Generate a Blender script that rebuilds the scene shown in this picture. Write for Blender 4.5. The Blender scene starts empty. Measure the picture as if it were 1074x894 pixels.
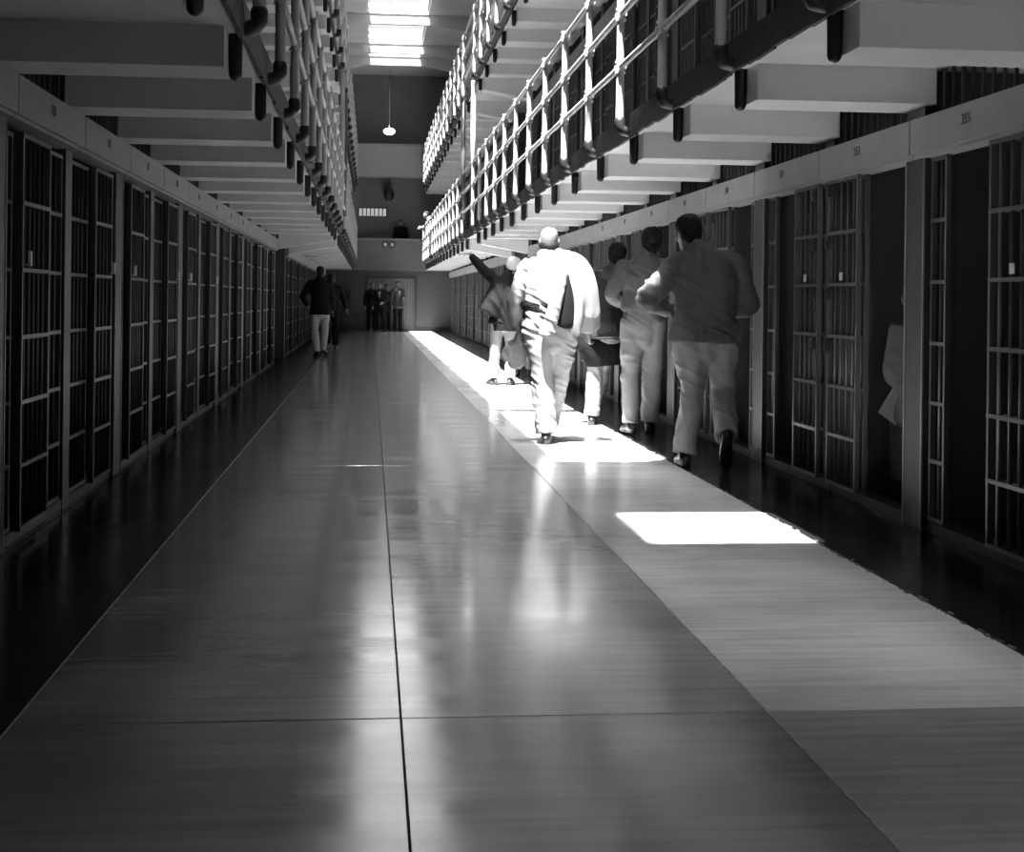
import bpy, bmesh, math, random
from mathutils import Vector, Matrix, noise
random.seed(7)
SC = bpy.context.scene
COL = SC.collection
PI = math.pi

# ------------------------------------------------------------------ camera
F_PX, W_PX, H_PX = 1450.0, 1074.0, 894.0
CAM_Z = 1.22
YAW = math.atan(148.0 / F_PX)          # turned to the right of the corridor axis
ROLL = 0.011
PP = (537.0, 314.6)                    # optical axis in the frame (falling front)
cam_d = bpy.data.cameras.new('camera')
cam_d.sensor_width = 36.0
cam_d.lens = F_PX / W_PX * 36.0
cam_d.shift_y = -(H_PX / 2 - PP[1]) / W_PX
cam_d.clip_start = 0.05
cam_d.clip_end = 200
cam = bpy.data.objects.new('camera', cam_d)
COL.objects.link(cam)
cam.matrix_world = (Matrix.Translation((0, 0, CAM_Z)) @ Matrix.Rotation(-YAW, 4, 'Z')
                    @ Matrix.Rotation(PI / 2, 4, 'X') @ Matrix.Rotation(ROLL, 4, 'Z'))
SC.camera = cam


def ray(px, py):
    dx, dy = (px - PP[0]) / F_PX, -(py - PP[1]) / F_PX
    vx = math.cos(ROLL) * dx - math.sin(ROLL) * dy
    vy = math.sin(ROLL) * dx + math.cos(ROLL) * dy
    return Vector((math.cos(YAW) * vx + math.sin(YAW), -math.sin(YAW) * vx + math.cos(YAW), vy))


def on_floor(px, py, z=0.0):
    d = ray(px, py)
    t = (z - CAM_Z) / d.z
    return Vector((d.x * t, d.y * t, z))


def at_depth(px, py, y):
    d = ray(px, py)
    t = y / d.y
    return Vector((d.x * t, y, CAM_Z + d.z * t))


# ------------------------------------------------------------------ world, sun, skylight daylight, exposure
SC.view_settings.view_transform = 'Standard'
SC.view_settings.look = 'None'
SC.view_settings.gamma = 1.0
SC.view_settings.use_curve_mapping = False
SC.view_settings.exposure = 0.0
SC.cycles.use_denoising = True
SC.cycles.max_bounces = 10
SC.cycles.diffuse_bounces = 6
SC.cycles.caustics_reflective = True
SC.cycles.caustics_refractive = False
SC.cycles.sample_clamp_indirect = 8.0

SKY = 1.0
SKY_AREA = 1.1
world = bpy.data.worlds.new('overcast_sky')
SC.world = world
world.use_nodes = True
world.node_tree.nodes['Background'].inputs[0].default_value = (0.9, 0.9, 0.9, 1)
world.node_tree.nodes['Background'].inputs[1].default_value = SKY

SUN_X, SUN_Y = 0.16, 0.30              # sun travels right and slightly away per metre it drops
sun_d = bpy.data.lights.new('sun', 'SUN')
sun_d.energy = 84.0
sun_d.angle = math.radians(0.6)
sun = bpy.data.objects.new('sun', sun_d)
COL.objects.link(sun)
sun.rotation_euler = Vector((SUN_X, SUN_Y, -1)).to_track_quat('-Z', 'Y').to_euler()
sun.location = (0.6, 20, 14)
# added wide second sun, a soft fill for the right floor and soffit
haze_d = bpy.data.lights.new('sun_haze', 'SUN')
haze_d.energy = 19.0
haze_d.angle = math.radians(26)
haze = bpy.data.objects.new('sun_haze', haze_d)
COL.objects.link(haze)
haze.rotation_euler = Vector((SUN_X + 0.05, SUN_Y * 0.6, -1)).to_track_quat('-Z', 'Y').to_euler()
haze.location = (0.6, 22, 14)

# building dimensions
Y_NEAR, Y_END = -3.0, 53.4
EY = 52.3                               # wall with the gate
X_R, X_L = 2.90, -1.58                  # faces of the lock boxes above the cell doors
BAR_R, BAR_L = 3.02, -1.77              # planes of the bars
BACK_R, BACK_L = 5.7, -4.4
PITCH = 1.53
Z_CEIL = 9.8
TIER = 2.855
SLAB_B, SLAB_T, BEAM_B = 2.48, 2.64, 2.29
EDGE_R, EDGE_L = 1.95, -0.63            # gallery edges
POST_R, POST_L = 1.87, -0.55
SKY_X0, SKY_X1 = -0.22, 1.65
SHIFT = SUN_Y * Z_CEIL
PANELS = [(-2.7, -0.45), (6.79 - SHIFT, 7.90 - SHIFT)] + [(7.36 + 4.95 * i, min(12.1 + 4.95 * i, 49.2)) for i in range(9)]  # first panel added behind the camera, unseen, to brighten the near gallery undersides
for i, (a, b) in enumerate(PANELS):
    ld = bpy.data.lights.new('skylight_daylight', 'AREA')
    ld.shape = 'RECTANGLE'
    ld.size, ld.size_y = SKY_X1 - SKY_X0, b - a
    ld.energy = SKY_AREA * PI * ld.size * ld.size_y
    lo = bpy.data.objects.new('skylight_daylight', ld)
    COL.objects.link(lo)
    lo.location = ((SKY_X0 + SKY_X1) / 2, (a + b) / 2, Z_CEIL + 0.12)


# ------------------------------------------------------------------ materials (all greys: a black and white photograph)
def mat(name, v, rough=0.6, var=0.12, scale=4.0, bump=0.0, bscale=60.0, metal=0.0, spec=0.5, stretch=(1, 1, 1), dirt=0.0):
    m = bpy.data.materials.new(name)
    m.use_nodes = True
    nt = m.node_tree
    N, L = nt.nodes, nt.links
    b = N['Principled BSDF']
    b.inputs['Roughness'].default_value = rough
    b.inputs['Metallic'].default_value = metal
    b.inputs['Specular IOR Level'].default_value = spec
    tc = N.new('ShaderNodeTexCoord')
    mp = N.new('ShaderNodeMapping')
    mp.inputs['Scale'].default_value = stretch
    L.new(tc.outputs['Object'], mp.inputs[0])
    nz = N.new('ShaderNodeTexNoise')
    nz.inputs['Scale'].default_value = scale
    nz.inputs['Detail'].default_value = 5
    L.new(mp.outputs[0], nz.inputs[0])
    cr = N.new('ShaderNodeValToRGB')
    lo, hi = v * (1 - var), v * (1 + var)
    cr.color_ramp.elements[0].position = 0.3
    cr.color_ramp.elements[1].position = 0.7
    cr.color_ramp.elements[0].color = (lo, lo, lo, 1)
    cr.color_ramp.elements[1].color = (hi, hi, hi, 1)
    L.new(nz.outputs[0], cr.inputs[0])
    L.new(cr.outputs[0], b.inputs['Base Color'])
    if bump:
        n2 = N.new('ShaderNodeTexNoise')
        n2.inputs['Scale'].default_value = bscale
        n2.inputs['Detail'].default_value = 3
        L.new(mp.outputs[0], n2.inputs[0])
        bp = N.new('ShaderNodeBump')
        bp.inputs['Strength'].default_value = bump
        bp.inputs['Distance'].default_value = 0.01
        L.new(n2.outputs[0], bp.inputs['Height'])
        L.new(bp.outputs[0], b.inputs['Normal'])
    return m


def floor_mat(name, v, rough, var=0.3, spec=0.5):
    m = bpy.data.materials.new(name)
    m.use_nodes = True
    nt = m.node_tree
    N, L = nt.nodes, nt.links
    b = N['Principled BSDF']
    geo = N.new('ShaderNodeNewGeometry')

    def nz(scale, st, det=4):
        mp = N.new('ShaderNodeMapping')
        mp.inputs['Scale'].default_value = st
        L.new(geo.outputs['Position'], mp.inputs[0])
        n = N.new('ShaderNodeTexNoise')
        n.inputs['Scale'].default_value = scale
        n.inputs['Detail'].default_value = det
        L.new(mp.outputs[0], n.inputs[0])
        return n
    base = nz(0.9, (1, 1, 1), 7)
    cr = N.new('ShaderNodeValToRGB')
    lo, hi = v * (1 - var), v * (1 + var)
    cr.color_ramp.elements[0].position = 0.32
    cr.color_ramp.elements[1].position = 0.68
    cr.color_ramp.elements[0].color = (lo, lo, lo, 1)
    cr.color_ramp.elements[1].color = (hi, hi, hi, 1)
    L.new(base.outputs[0], cr.inputs[0])
    # fine mopping streaks across the corridor
    st = nz(6.0, (0.25, 4.0, 1), 5)
    mx = N.new('ShaderNodeMixRGB')
    mx.blend_type = 'OVERLAY'
    mx.inputs[0].default_value = 0.35
    L.new(cr.outputs[0], mx.inputs[1])
    L.new(st.outputs[0], mx.inputs[2])
    L.new(mx.outputs[0], b.inputs['Base Color'])
    rr = N.new('ShaderNodeMapRange')
    rr.inputs[1].default_value, rr.inputs[2].default_value = 0.3, 0.7
    rr.inputs[3].default_value, rr.inputs[4].default_value = rough * 0.75, rough * 1.3
    st2 = nz(2.0, (0.5, 2.5, 1), 5)
    L.new(st2.outputs[0], rr.inputs[0])
    L.new(rr.outputs[0], b.inputs['Roughness'])
    b.inputs['Specular IOR Level'].default_value = spec
    bp = N.new('ShaderNodeBump')
    bp.inputs['Strength'].default_value = 0.045
    bp.inputs['Distance'].default_value = 0.004
    bn = nz(7.0, (0.3, 5.0, 1), 3)
    L.new(bn.outputs[0], bp.inputs['Height'])
    L.new(bp.outputs[0], b.inputs['Normal'])
    return m


M = dict(
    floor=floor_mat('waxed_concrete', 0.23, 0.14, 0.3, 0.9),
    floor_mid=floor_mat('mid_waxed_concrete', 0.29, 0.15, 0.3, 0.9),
    floor_left=floor_mat('dark_waxed_concrete', 0.15, 0.15, 0.3, 0.8),  # left lane: its dimmer light is put into the tone; near row too
    floor_right=floor_mat('worn_pale_concrete', 0.50, 0.16, 0.25, 0.9),  # right lane: the stronger light there is painted into the paler tone
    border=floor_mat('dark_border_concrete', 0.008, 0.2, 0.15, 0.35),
    joint=mat('joint_mortar', 0.07, 0.9),
    filler=mat('pale_joint_filler', 0.22, 0.8, 0.35, 14.0),
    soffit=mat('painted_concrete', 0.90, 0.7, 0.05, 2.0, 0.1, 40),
    soffit_grey=mat('grey_painted_concrete', 0.45, 0.7, 0.06, 2.0, 0.1, 40),  # left gallery: the white concrete with its shade painted in
    walkway=mat('worn_dark_walkway', 0.07, 0.6, 0.2, 3.0),  # dark tone of the layer added to damp bounced light
    steel_dark=mat('dark_steel_paint', 0.032, 0.45, 0.12, 6.0, 0.05, 80),  # left bars: darker copy of the steel, shade put into the colour
    steel_dark_edge=mat('dark_worn_steel_edge', 0.055, 0.4, 0.15, 8.0),  # left rungs and frames: edge steel darkened for the shaded side
    header_dark=mat('grey_lock_box_paint', 0.20, 0.5, 0.07, 5.0, 0.05, 60),  # left lock boxes: same paint, darkened to carry the shade
    wall=mat('wall_plaster', 0.075, 0.7, 0.08, 1.2, 0.1, 30),
    wall_dark=mat('dark_wall_paint', 0.16, 0.6, 0.12, 1.5, 0.1, 30, stretch=(1, 1, 3)),
    parapet=mat('parapet_paint', 0.16, 0.6, 0.08, 1.0),
    parapet_pale=mat('pale_parapet_paint', 0.34, 0.6, 0.08, 1.0),
    ceil=mat('ceiling_paint', 0.45, 0.8, 0.08, 0.8),
    cell=mat('cell_paint', 0.09, 0.6, 0.08, 2.0),
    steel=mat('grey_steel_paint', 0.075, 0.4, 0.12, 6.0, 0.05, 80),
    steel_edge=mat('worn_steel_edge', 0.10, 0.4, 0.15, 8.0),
    transom=mat('dark_transom_paint', 0.02, 0.5, 0.2, 6.0),
    bright_edge=mat('bare_metal_edge', 0.24, 0.35, 0.2, 10.0),  # pale tone painting the light that catches the pillar corners
    pillar=mat('pillar_paint', 0.036, 0.45, 0.1, 5.0),
    pillar_dark=mat('dark_pillar_paint', 0.035, 0.45, 0.1, 5.0),
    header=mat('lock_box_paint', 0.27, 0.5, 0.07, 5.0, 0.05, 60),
    black=mat('black_iron', 0.012, 0.45, 0.3, 12.0, 0.2, 50),
    fascia=mat('stained_slab_edge', 0.022, 0.7, 0.5, 9.0, 0.3, 25),
    rail=mat('white_pipe_paint', 0.33, 0.32, 0.05, 8.0),
    rail_dark=mat('dark_pipe_paint', 0.06, 0.4, 0.2, 8.0),
    ink=mat('stencil_ink', 0.03, 0.7),
    paper=mat('paper', 0.8, 0.8, 0.03),
    white=mat('white_enamel', 0.8, 0.4, 0.03),
    frame=mat('skylight_frame_paint', 0.5, 0.6, 0.05),
    skin_light=mat('skin_light', 0.14, 0.42, 0.08, 12, 0.05, 120),
    skin_dark=mat('skin_dark', 0.10, 0.4, 0.1, 12, 0.05, 120),
    eye=mat('dark_eye', 0.02, 0.2),
    lip=mat('lip', 0.12, 0.5),
    hair=mat('black_hair', 0.009, 0.6, 0.4, 60, 0.6, 160, spec=0.2),
    shirt_white=mat('white_cotton', 0.20, 0.85, 0.04, 20, 0.12, 140),
    shirt_grey=mat('grey_work_shirt', 0.11, 0.85, 0.06, 20, 0.12, 140),
    denim=mat('grey_denim', 0.10, 0.85, 0.10, 60, 0.15, 160),
    trouser_light=mat('light_twill', 0.20, 0.85, 0.05, 25, 0.12, 140),
    trouser_mid=mat('mid_grey_twill', 0.20, 0.85, 0.06, 25, 0.12, 140),
    trouser_grey=mat('grey_twill', 0.34, 0.85, 0.06, 25, 0.12, 140),
    coat_dark=mat('dark_wool', 0.005, 0.8, 0.25, 30, 0.2, 120, spec=0.15),
    leather=mat('dark_leather', 0.020, 0.33, 0.25, 30, 0.2, 90),
    shoe=mat('black_shoe_leather', 0.015, 0.3, 0.3, 20),
    belt=mat('dark_belt', 0.02, 0.5),
    blanket=mat('grey_blanket', 0.2, 0.9, 0.1, 20),
)


def emit(name, v, s):
    m = bpy.data.materials.new(name)
    m.use_nodes = True
    b = m.node_tree.nodes['Principled BSDF']
    b.inputs['Base Color'].default_value = (v, v, v, 1)
    b.inputs['Emission Color'].default_value = (1, 1, 1, 1)
    b.inputs['Emission Strength'].default_value = s
    return m


M['lamp'] = emit('lit_lamp_glass', 0.8, 2.5)
M['lit_pane'] = emit('lit_window_glass', 0.6, 0.35)


def pane_mat():
    m = bpy.data.materials.new('skylight_glass')
    m.use_nodes = True
    nt = m.node_tree
    N, L = nt.nodes, nt.links
    N.remove(N['Principled BSDF'])
    tr = N.new('ShaderNodeBsdfTransparent')
    tr.inputs[0].default_value = (0.93, 0.93, 0.93, 1)
    gl = N.new('ShaderNodeBsdfGlossy')
    gl.inputs['Roughness'].default_value = 0.1
    mx = N.new('ShaderNodeMixShader')
    mx.inputs[0].default_value = 0.06
    L.new(tr.outputs[0], mx.inputs[1])
    L.new(gl.outputs[0], mx.inputs[2])
    L.new(mx.outputs[0], N['Material Output'].inputs[0])
    return m


M['glass'] = pane_mat()


# ------------------------------------------------------------------ mesh helpers
class MB:
    def __init__(self):
        self.v, self.f = [], []

    def box(self, x0, x1, y0, y1, z0, z1):
        n = len(self.v)
        self.v += [(x, y, z) for z in (z0, z1) for y in (y0, y1) for x in (x0, x1)]
        for q in ((0, 2, 3, 1), (4, 5, 7, 6), (0, 1, 5, 4), (2, 6, 7, 3), (0, 4, 6, 2), (1, 3, 7, 5)):
            self.f.append(tuple(n + i for i in q))
        return self

    def prism(self, poly, axis, a, b):
        """poly of 2D points swept along axis (0 x, 1 y, 2 z) from a to b"""
        n, k = len(self.v), len(poly)
        for t in (a, b):
            for p in poly:
                q = [p[0], p[1]]
                q.insert(axis, t)
                self.v.append(tuple(q))
        self.f.append(tuple(n + i for i in range(k))[::-1])
        self.f.append(tuple(n + k + i for i in range(k)))
        for i in range(k):
            j = (i + 1) % k
            self.f.append((n + i, n + j, n + k + j, n + k + i))
        return self

    def loft(self, pts, rad, side=(1, 0, 0), n=14, flat0=False, flat1=False):
        """closed tube through pts; rad = (rx, ry) per point, rx along side; rounded ends unless flat"""
        pts = [Vector(p) for p in pts]
        rad = [(r, r) if not isinstance(r, (tuple, list)) else tuple(r) for r in rad]
        side = Vector(side)
        tang = []
        for i in range(len(pts)):
            a = pts[max(i - 1, 0)]
            b = pts[min(i + 1, len(pts) - 1)]
            tang.append((b - a).normalized())
        rings = []

        def ring(c, t, rx, ry):
            s = side - t * side.dot(t)
            if s.length < 1e-4:
                s = Vector((0, 1, 0)) - t * t.y
            s.normalize()
            u = t.cross(s)
            return [c + s * (rx * math.cos(2 * PI * k / n)) + u * (ry * math.sin(2 * PI * k / n)) for k in range(n)]
        if not flat0:
            r = min(rad[0])
            for a in (75, 45, 20):
                c, s = math.cos(math.radians(a)), math.sin(math.radians(a))
                rings.append(ring(pts[0] - tang[0] * r * s, tang[0], rad[0][0] * c, rad[0][1] * c))
        for p, t, r in zip(pts, tang, rad):
            rings.append(ring(p, t, r[0], r[1]))
        if not flat1:
            r = min(rad[-1])
            for a in (20, 45, 75):
                c, s = math.cos(math.radians(a)), math.sin(math.radians(a))
                rings.append(ring(pts[-1] + tang[-1] * r * s, tang[-1], rad[-1][0] * c, rad[-1][1] * c))
        b = len(self.v)
        for rg in rings:
            self.v += [tuple(p) for p in rg]
        for i in range(len(rings) - 1):
            for k in range(n):
                j = (k + 1) % n
                self.f.append((b + i * n + k, b + i * n + j, b + (i + 1) * n + j, b + (i + 1) * n + k))
        self.f.append(tuple(b + k for k in range(n))[::-1])
        e = b + (len(rings) - 1) * n
        self.f.append(tuple(e + k for k in range(n)))
        return self

    def cyl(self, p0, p1, r, n=8):
        return self.loft([p0, p1], [r, r], side=(1, 0, 0) if abs(Vector(p1)[0] - Vector(p0)[0]) < 0.5 * (Vector(p1) - Vector(p0)).length else (0, 1, 0), n=n, flat0=True, flat1=True)

    def ball(self, c, r, n=12, m=8):
        r = (r, r, r) if not isinstance(r, (tuple, list)) else r
        b = len(self.v)
        c = Vector(c)
        for i in range(1, m):
            a = PI * i / m
            for k in range(n):
                t = 2 * PI * k / n
                self.v.append((c.x + r[0] * math.sin(a) * math.cos(t), c.y + r[1] * math.sin(a) * math.sin(t), c.z - r[2] * math.cos(a)))
        for i in range(m - 2):
            for k in range(n):
                j = (k + 1) % n
                self.f.append((b + i * n + k, b + i * n + j, b + (i + 1) * n + j, b + (i + 1) * n + k))
        self.f.append(tuple(b + k for k in range(n))[::-1])
        e = b + (m - 2) * n
        self.f.append(tuple(e + k for k in range(n)))
        return self

    def mesh(self, name, m=None, smooth=False):
        me = bpy.data.meshes.new(name)
        me.from_pydata(self.v, [], self.f)
        bm = bmesh.new()
        bm.from_mesh(me)
        bmesh.ops.recalc_face_normals(bm, faces=bm.faces)
        bm.to_mesh(me)
        bm.free()
        if smooth:
            me.polygons.foreach_set('use_smooth', [True] * len(me.polygons))
        if m:
            me.materials.append(M[m])
        return me

    def build(self, name, m, parent=None, smooth=False):
        return link(name, self.mesh(name, m, smooth), parent)


def link(name, data, parent=None, loc=None, rz=0.0):
    o = bpy.data.objects.new(name, data)
    COL.objects.link(o)
    if parent:
        o.parent = parent
    if loc is not None:
        o.location = loc
    if rz:
        o.rotation_euler = (0, 0, rz)
    return o


def empty(name, loc, rz=0.0):
    return link(name, None, None, loc, rz)


def tag(o, label, cat, group=None):
    o['label'] = label
    o['category'] = cat
    if group:
        o['group'] = group
    return o


def struct(o):
    o['kind'] = 'structure'
    return o


def smooth_by_angle(me, deg=40):
    me.polygons.foreach_set('use_smooth', [True] * len(me.polygons))
    bm = bmesh.new()
    bm.from_mesh(me)
    for e in bm.edges:
        if len(e.link_faces) == 2 and e.calc_face_angle(0) > math.radians(deg):
            e.smooth = False
    bm.to_mesh(me)
    bm.free()


def bevel(o, w=0.012, seg=2):
    md = o.modifiers.new('bevel', 'BEVEL')
    md.width = w
    md.segments = seg
    md.limit_method = 'ANGLE'


ORD = ['first', 'second', 'third', 'fourth', 'fifth', 'sixth', 'seventh', 'eighth', 'ninth', 'tenth', 'eleventh', 'twelfth',
       'thirteenth', 'fourteenth', 'fifteenth', 'sixteenth', 'seventeenth', 'eighteenth', 'nineteenth', 'twentieth']


def ordinal(i):
    if i < 20:
        return ORD[i]
    if i == 29:
        return 'thirtieth'
    return ('twenty-' if i < 30 else 'thirty-') + ORD[i % 10]


# ================================================================== the setting
fl = struct(MB().box(BACK_L, BACK_R, Y_NEAR, Y_END, -0.2, -0.03).build('floor', 'joint'))
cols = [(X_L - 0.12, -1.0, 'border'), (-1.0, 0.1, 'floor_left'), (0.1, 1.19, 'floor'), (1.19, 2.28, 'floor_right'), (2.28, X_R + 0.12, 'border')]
rows = [-3.0, 0.98] + [4.03 + 3.05 * i for i in range(16)] + [Y_END]
for ci, (a, b, m) in enumerate(cols):
    for j in range(len(rows) - 1):
        y0, y1 = rows[j], rows[j + 1]
        g = 0.0025
        z1 = random.uniform(-0.0012, 0.0)
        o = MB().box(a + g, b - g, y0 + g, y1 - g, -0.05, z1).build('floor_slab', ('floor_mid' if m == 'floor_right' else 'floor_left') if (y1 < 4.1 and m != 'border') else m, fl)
        bevel(o, 0.0015, 1)
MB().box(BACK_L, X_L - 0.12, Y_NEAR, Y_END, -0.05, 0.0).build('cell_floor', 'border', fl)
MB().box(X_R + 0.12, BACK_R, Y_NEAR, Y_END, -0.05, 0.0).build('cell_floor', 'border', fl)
for x in (-1.0, 1.19):
    MB().box(x - 0.0035, x + 0.0035, Y_NEAR, EY, -0.04, 0.0006).build('joint_filler', 'filler', fl)
# chips along the edge of the dark border on the right
chip = MB()
for i in range(150):
    y = 4.0 + 9.0 * random.random()
    x = 2.28 + random.uniform(-0.012, 0.012)
    r = random.uniform(0.004, 0.016)
    k = random.randint(5, 7)
    chip.prism([(x + r * 0.7 * math.cos(2 * PI * q / k) * random.uniform(0.6, 1.2), y + 2 * r * math.sin(2 * PI * q / k) * random.uniform(0.6, 1.2)) for q in range(k)], 2, -0.002, 0.003)
chip_o = chip.build('chipped_wax', 'joint', fl)
chip_o['kind'] = 'stuff'

wl = struct(MB().box(BACK_L - 0.2, BACK_L, Y_NEAR, Y_END, -0.05, Z_CEIL).build('wall_left', 'cell'))
wr = struct(MB().box(BACK_R, BACK_R + 0.2, Y_NEAR, Y_END, -0.05, Z_CEIL).build('wall_right', 'cell'))
wn = struct(MB().box(BACK_L - 0.2, BACK_R + 0.2, Y_NEAR - 0.2, Y_NEAR, -0.05, Z_CEIL).build('wall_near', 'wall'))
we = struct(MB().box(BACK_L - 0.2, BACK_R + 0.2, Y_END, Y_END + 0.2, -0.05, Z_CEIL).build('wall_end', 'wall'))

# ceiling with openings for the skylights, cross beams between them
cb = MB()
cb.box(BACK_L - 0.2, SKY_X0, Y_NEAR - 0.2, Y_END + 0.2, Z_CEIL, Z_CEIL + 0.3)
cb.box(SKY_X1, BACK_R + 0.2, Y_NEAR - 0.2, Y_END + 0.2, Z_CEIL, Z_CEIL + 0.3)
ys = [Y_NEAR - 0.2] + [v for p in PANELS for v in p] + [Y_END + 0.2]
for i in range(0, len(ys), 2):
    cb.box(SKY_X0, SKY_X1, ys[i], ys[i + 1], Z_CEIL, Z_CEIL + 0.3)
ce = struct(cb.build('ceiling', 'ceil'))
beam_poly = [(-1.6, Z_CEIL), (-1.6, 9.30), (-0.35, 9.50), (1.7, 9.50), (2.95, 9.30), (2.95, Z_CEIL)]
bme = MB().prism(beam_poly, 1, -0.1, 0.1).mesh('ceiling_beam', 'ceil')
for a, b in PANELS:
    link('ceiling_beam', bme, ce, (0, b + 0.125, 0))
for i, (a, b) in enumerate(PANELS):
    w = MB()
    w.box(SKY_X0, SKY_X0 + 0.05, a, b, Z_CEIL + 0.2, Z_CEIL + 0.28)
    w.box(SKY_X1 - 0.05, SKY_X1, a, b, Z_CEIL + 0.2, Z_CEIL + 0.28)
    wo = struct(w.build('window_%d' % (i + 1), 'frame'))
    n = max(1, round((b - a) / 1.2))
    for k in range(n):
        y0, y1 = a + (b - a) * k / n, a + (b - a) * (k + 1) / n
        MB().box(SKY_X0 + 0.05, SKY_X1 - 0.05, y0 + 0.015, y1 - 0.015, Z_CEIL + 0.235, Z_CEIL + 0.243).build('pane', 'glass', wo)
        if k:
            MB().box(SKY_X0, SKY_X1, y0 - 0.015, y0 + 0.015, Z_CEIL + 0.2, Z_CEIL + 0.28).build('glazing_bar', 'frame', wo)

# cell rows
RJ = [7.25 + PITCH * k for k in range(-3, 31)]
LJ = [8.2 + PITCH * k for k in range(-4, 30)]
R_GAP, L_GAP = (7.25 + PITCH * 12, 7.25 + PITCH * 14), (8.2 + PITCH * 11, 8.2 + PITCH * 13)


def in_gap(y, gap):
    return gap[0] + 0.1 < y < gap[1] - 0.1


part_r = MB().box(BAR_R + 0.06, BACK_R, -0.05, 0.05, 0, SLAB_B).mesh('partition', 'cell')
part_l = MB().box(BACK_L, BAR_L - 0.06, -0.05, 0.05, 0, SLAB_B).mesh('partition', 'cell')
pil_light = MB().box(-0.055, 0.13, -0.125, 0.125, 0, SLAB_B).mesh('pillar', 'pillar')
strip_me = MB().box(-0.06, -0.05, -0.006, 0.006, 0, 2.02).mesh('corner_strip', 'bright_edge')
pil_dark = MB().box(-0.035, 0.13, -0.085, 0.085, 0, SLAB_B).mesh('pillar', 'pillar_dark')
cpr = struct(empty('trim_3', (BAR_R, 0, 0)))  # empty that holds the right cell partitions and pillars
cpl = struct(empty('trim_4', (BAR_L, 0, 0)))  # empty that holds the left cell partitions and pillars
for tier in range(3):
    z = 0 if tier == 0 else SLAB_T + TIER * (tier - 1)
    for side, joints, gap, w, pm, x in (('r', RJ, R_GAP, cpr, part_r, BAR_R), ('l', LJ, L_GAP, cpl, part_l, BAR_L)):
        for k, y in enumerate(joints):
            if in_gap(y, gap) or y > EY - 0.1:
                continue
            link('partition', pm, w, (-x, y, z))
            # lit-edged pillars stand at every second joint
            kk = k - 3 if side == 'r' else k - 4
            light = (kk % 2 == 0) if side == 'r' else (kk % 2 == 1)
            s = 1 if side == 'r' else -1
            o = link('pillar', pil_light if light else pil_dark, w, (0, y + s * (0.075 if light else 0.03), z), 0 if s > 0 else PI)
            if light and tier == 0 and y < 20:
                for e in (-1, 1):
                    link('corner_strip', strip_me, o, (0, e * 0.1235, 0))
# roof slab over the cell blocks
z = SLAB_T + TIER * 2 - 0.16
struct(MB().box(BAR_R - 0.1, BACK_R, Y_NEAR, Y_END, z, z + 0.16).build('trim_1', 'soffit'))
struct(MB().box(BACK_L, BAR_L + 0.1, Y_NEAR, Y_END, z, z + 0.16).build('trim_2', 'soffit'))
# door sills: a low curb along the cell fronts
struct(MB().box(BAR_R - 0.03, BAR_R + 0.1, Y_NEAR, R_GAP[0], -0.01, 0.055).build('baseboard_right', 'black'))
struct(MB().box(BAR_L - 0.1, BAR_L + 0.03, Y_NEAR, L_GAP[0], -0.01, 0.055).build('baseboard_left', 'black'))
struct(MB().box(BAR_R - 0.03, BAR_R + 0.1, R_GAP[1], Y_END, -0.01, 0.055).build('baseboard_right', 'black'))
struct(MB().box(BAR_L - 0.1, BAR_L + 0.03, L_GAP[1], Y_END, -0.01, 0.055).build('baseboard_left', 'black'))

# ================================================================== cell fronts
RUNGS = [0.07, 0.38, 0.69, 1.01, 1.34, 1.67, 2.0]
bar_me = MB().cyl((0, 0, 0.07), (0, 0, 2.0), 0.0115, 8).mesh('bar', 'steel', True)
bar_dark_me = MB().cyl((0, 0, 0.07), (0, 0, 2.0), 0.0115, 8).mesh('bar', 'steel_dark', True)


def n_bars(w):
    return max(1, round(w / 0.105) - 1)


_gm = {}


def rung_mesh(w, dark=False):
    """flat cross bars and edge uprights of a grille of width w (local y 0..w)"""
    key = ('r', round(w, 3), dark)
    if key not in _gm:
        b = MB()
        for zz in RUNGS:
            b.box(-0.022, -0.008, 0, w, zz - 0.010, zz + 0.010)
        b.box(-0.02, 0.008, 0, 0.022, 0.06, 2.015)
        b.box(-0.02, 0.008, w - 0.022, w, 0.06, 2.015)
        _gm[key] = b.mesh('grille', 'steel_dark_edge' if dark else 'steel_edge')
    return _gm[key]


def full_mesh(w, dark=False, z1=2.0):
    key = ('f', round(w, 3), dark, z1)
    if key not in _gm:
        b = MB()
        for zz in RUNGS:
            b.box(-0.022, -0.008, 0, w, zz - 0.010, zz + 0.010)
        b.box(-0.02, 0.008, 0, 0.022, 0.06, z1)
        b.box(-0.02, 0.008, w - 0.022, w, 0.06, z1)
        n = n_bars(w)
        for i in range(n):
            b.cyl((0, w * (i + 1) / (n + 1), 0.07), (0, w * (i + 1) / (n + 1), z1), 0.0115, 5)
        _gm[key] = b.mesh('grille', 'steel_dark' if dark else 'steel')
    return _gm[key]


def upper_mesh():
    if 'u' not in _gm:
        b = MB()
        n = 13
        for i in range(n):
            b.cyl((0, 0.06 + 1.41 * i / (n - 1), 2.2), (0, 0.06 + 1.41 * i / (n - 1), SLAB_B - 0.005), 0.0115, 5)
        _gm['u'] = b.mesh('transom_bars', 'transom')
    return _gm['u']


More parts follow.
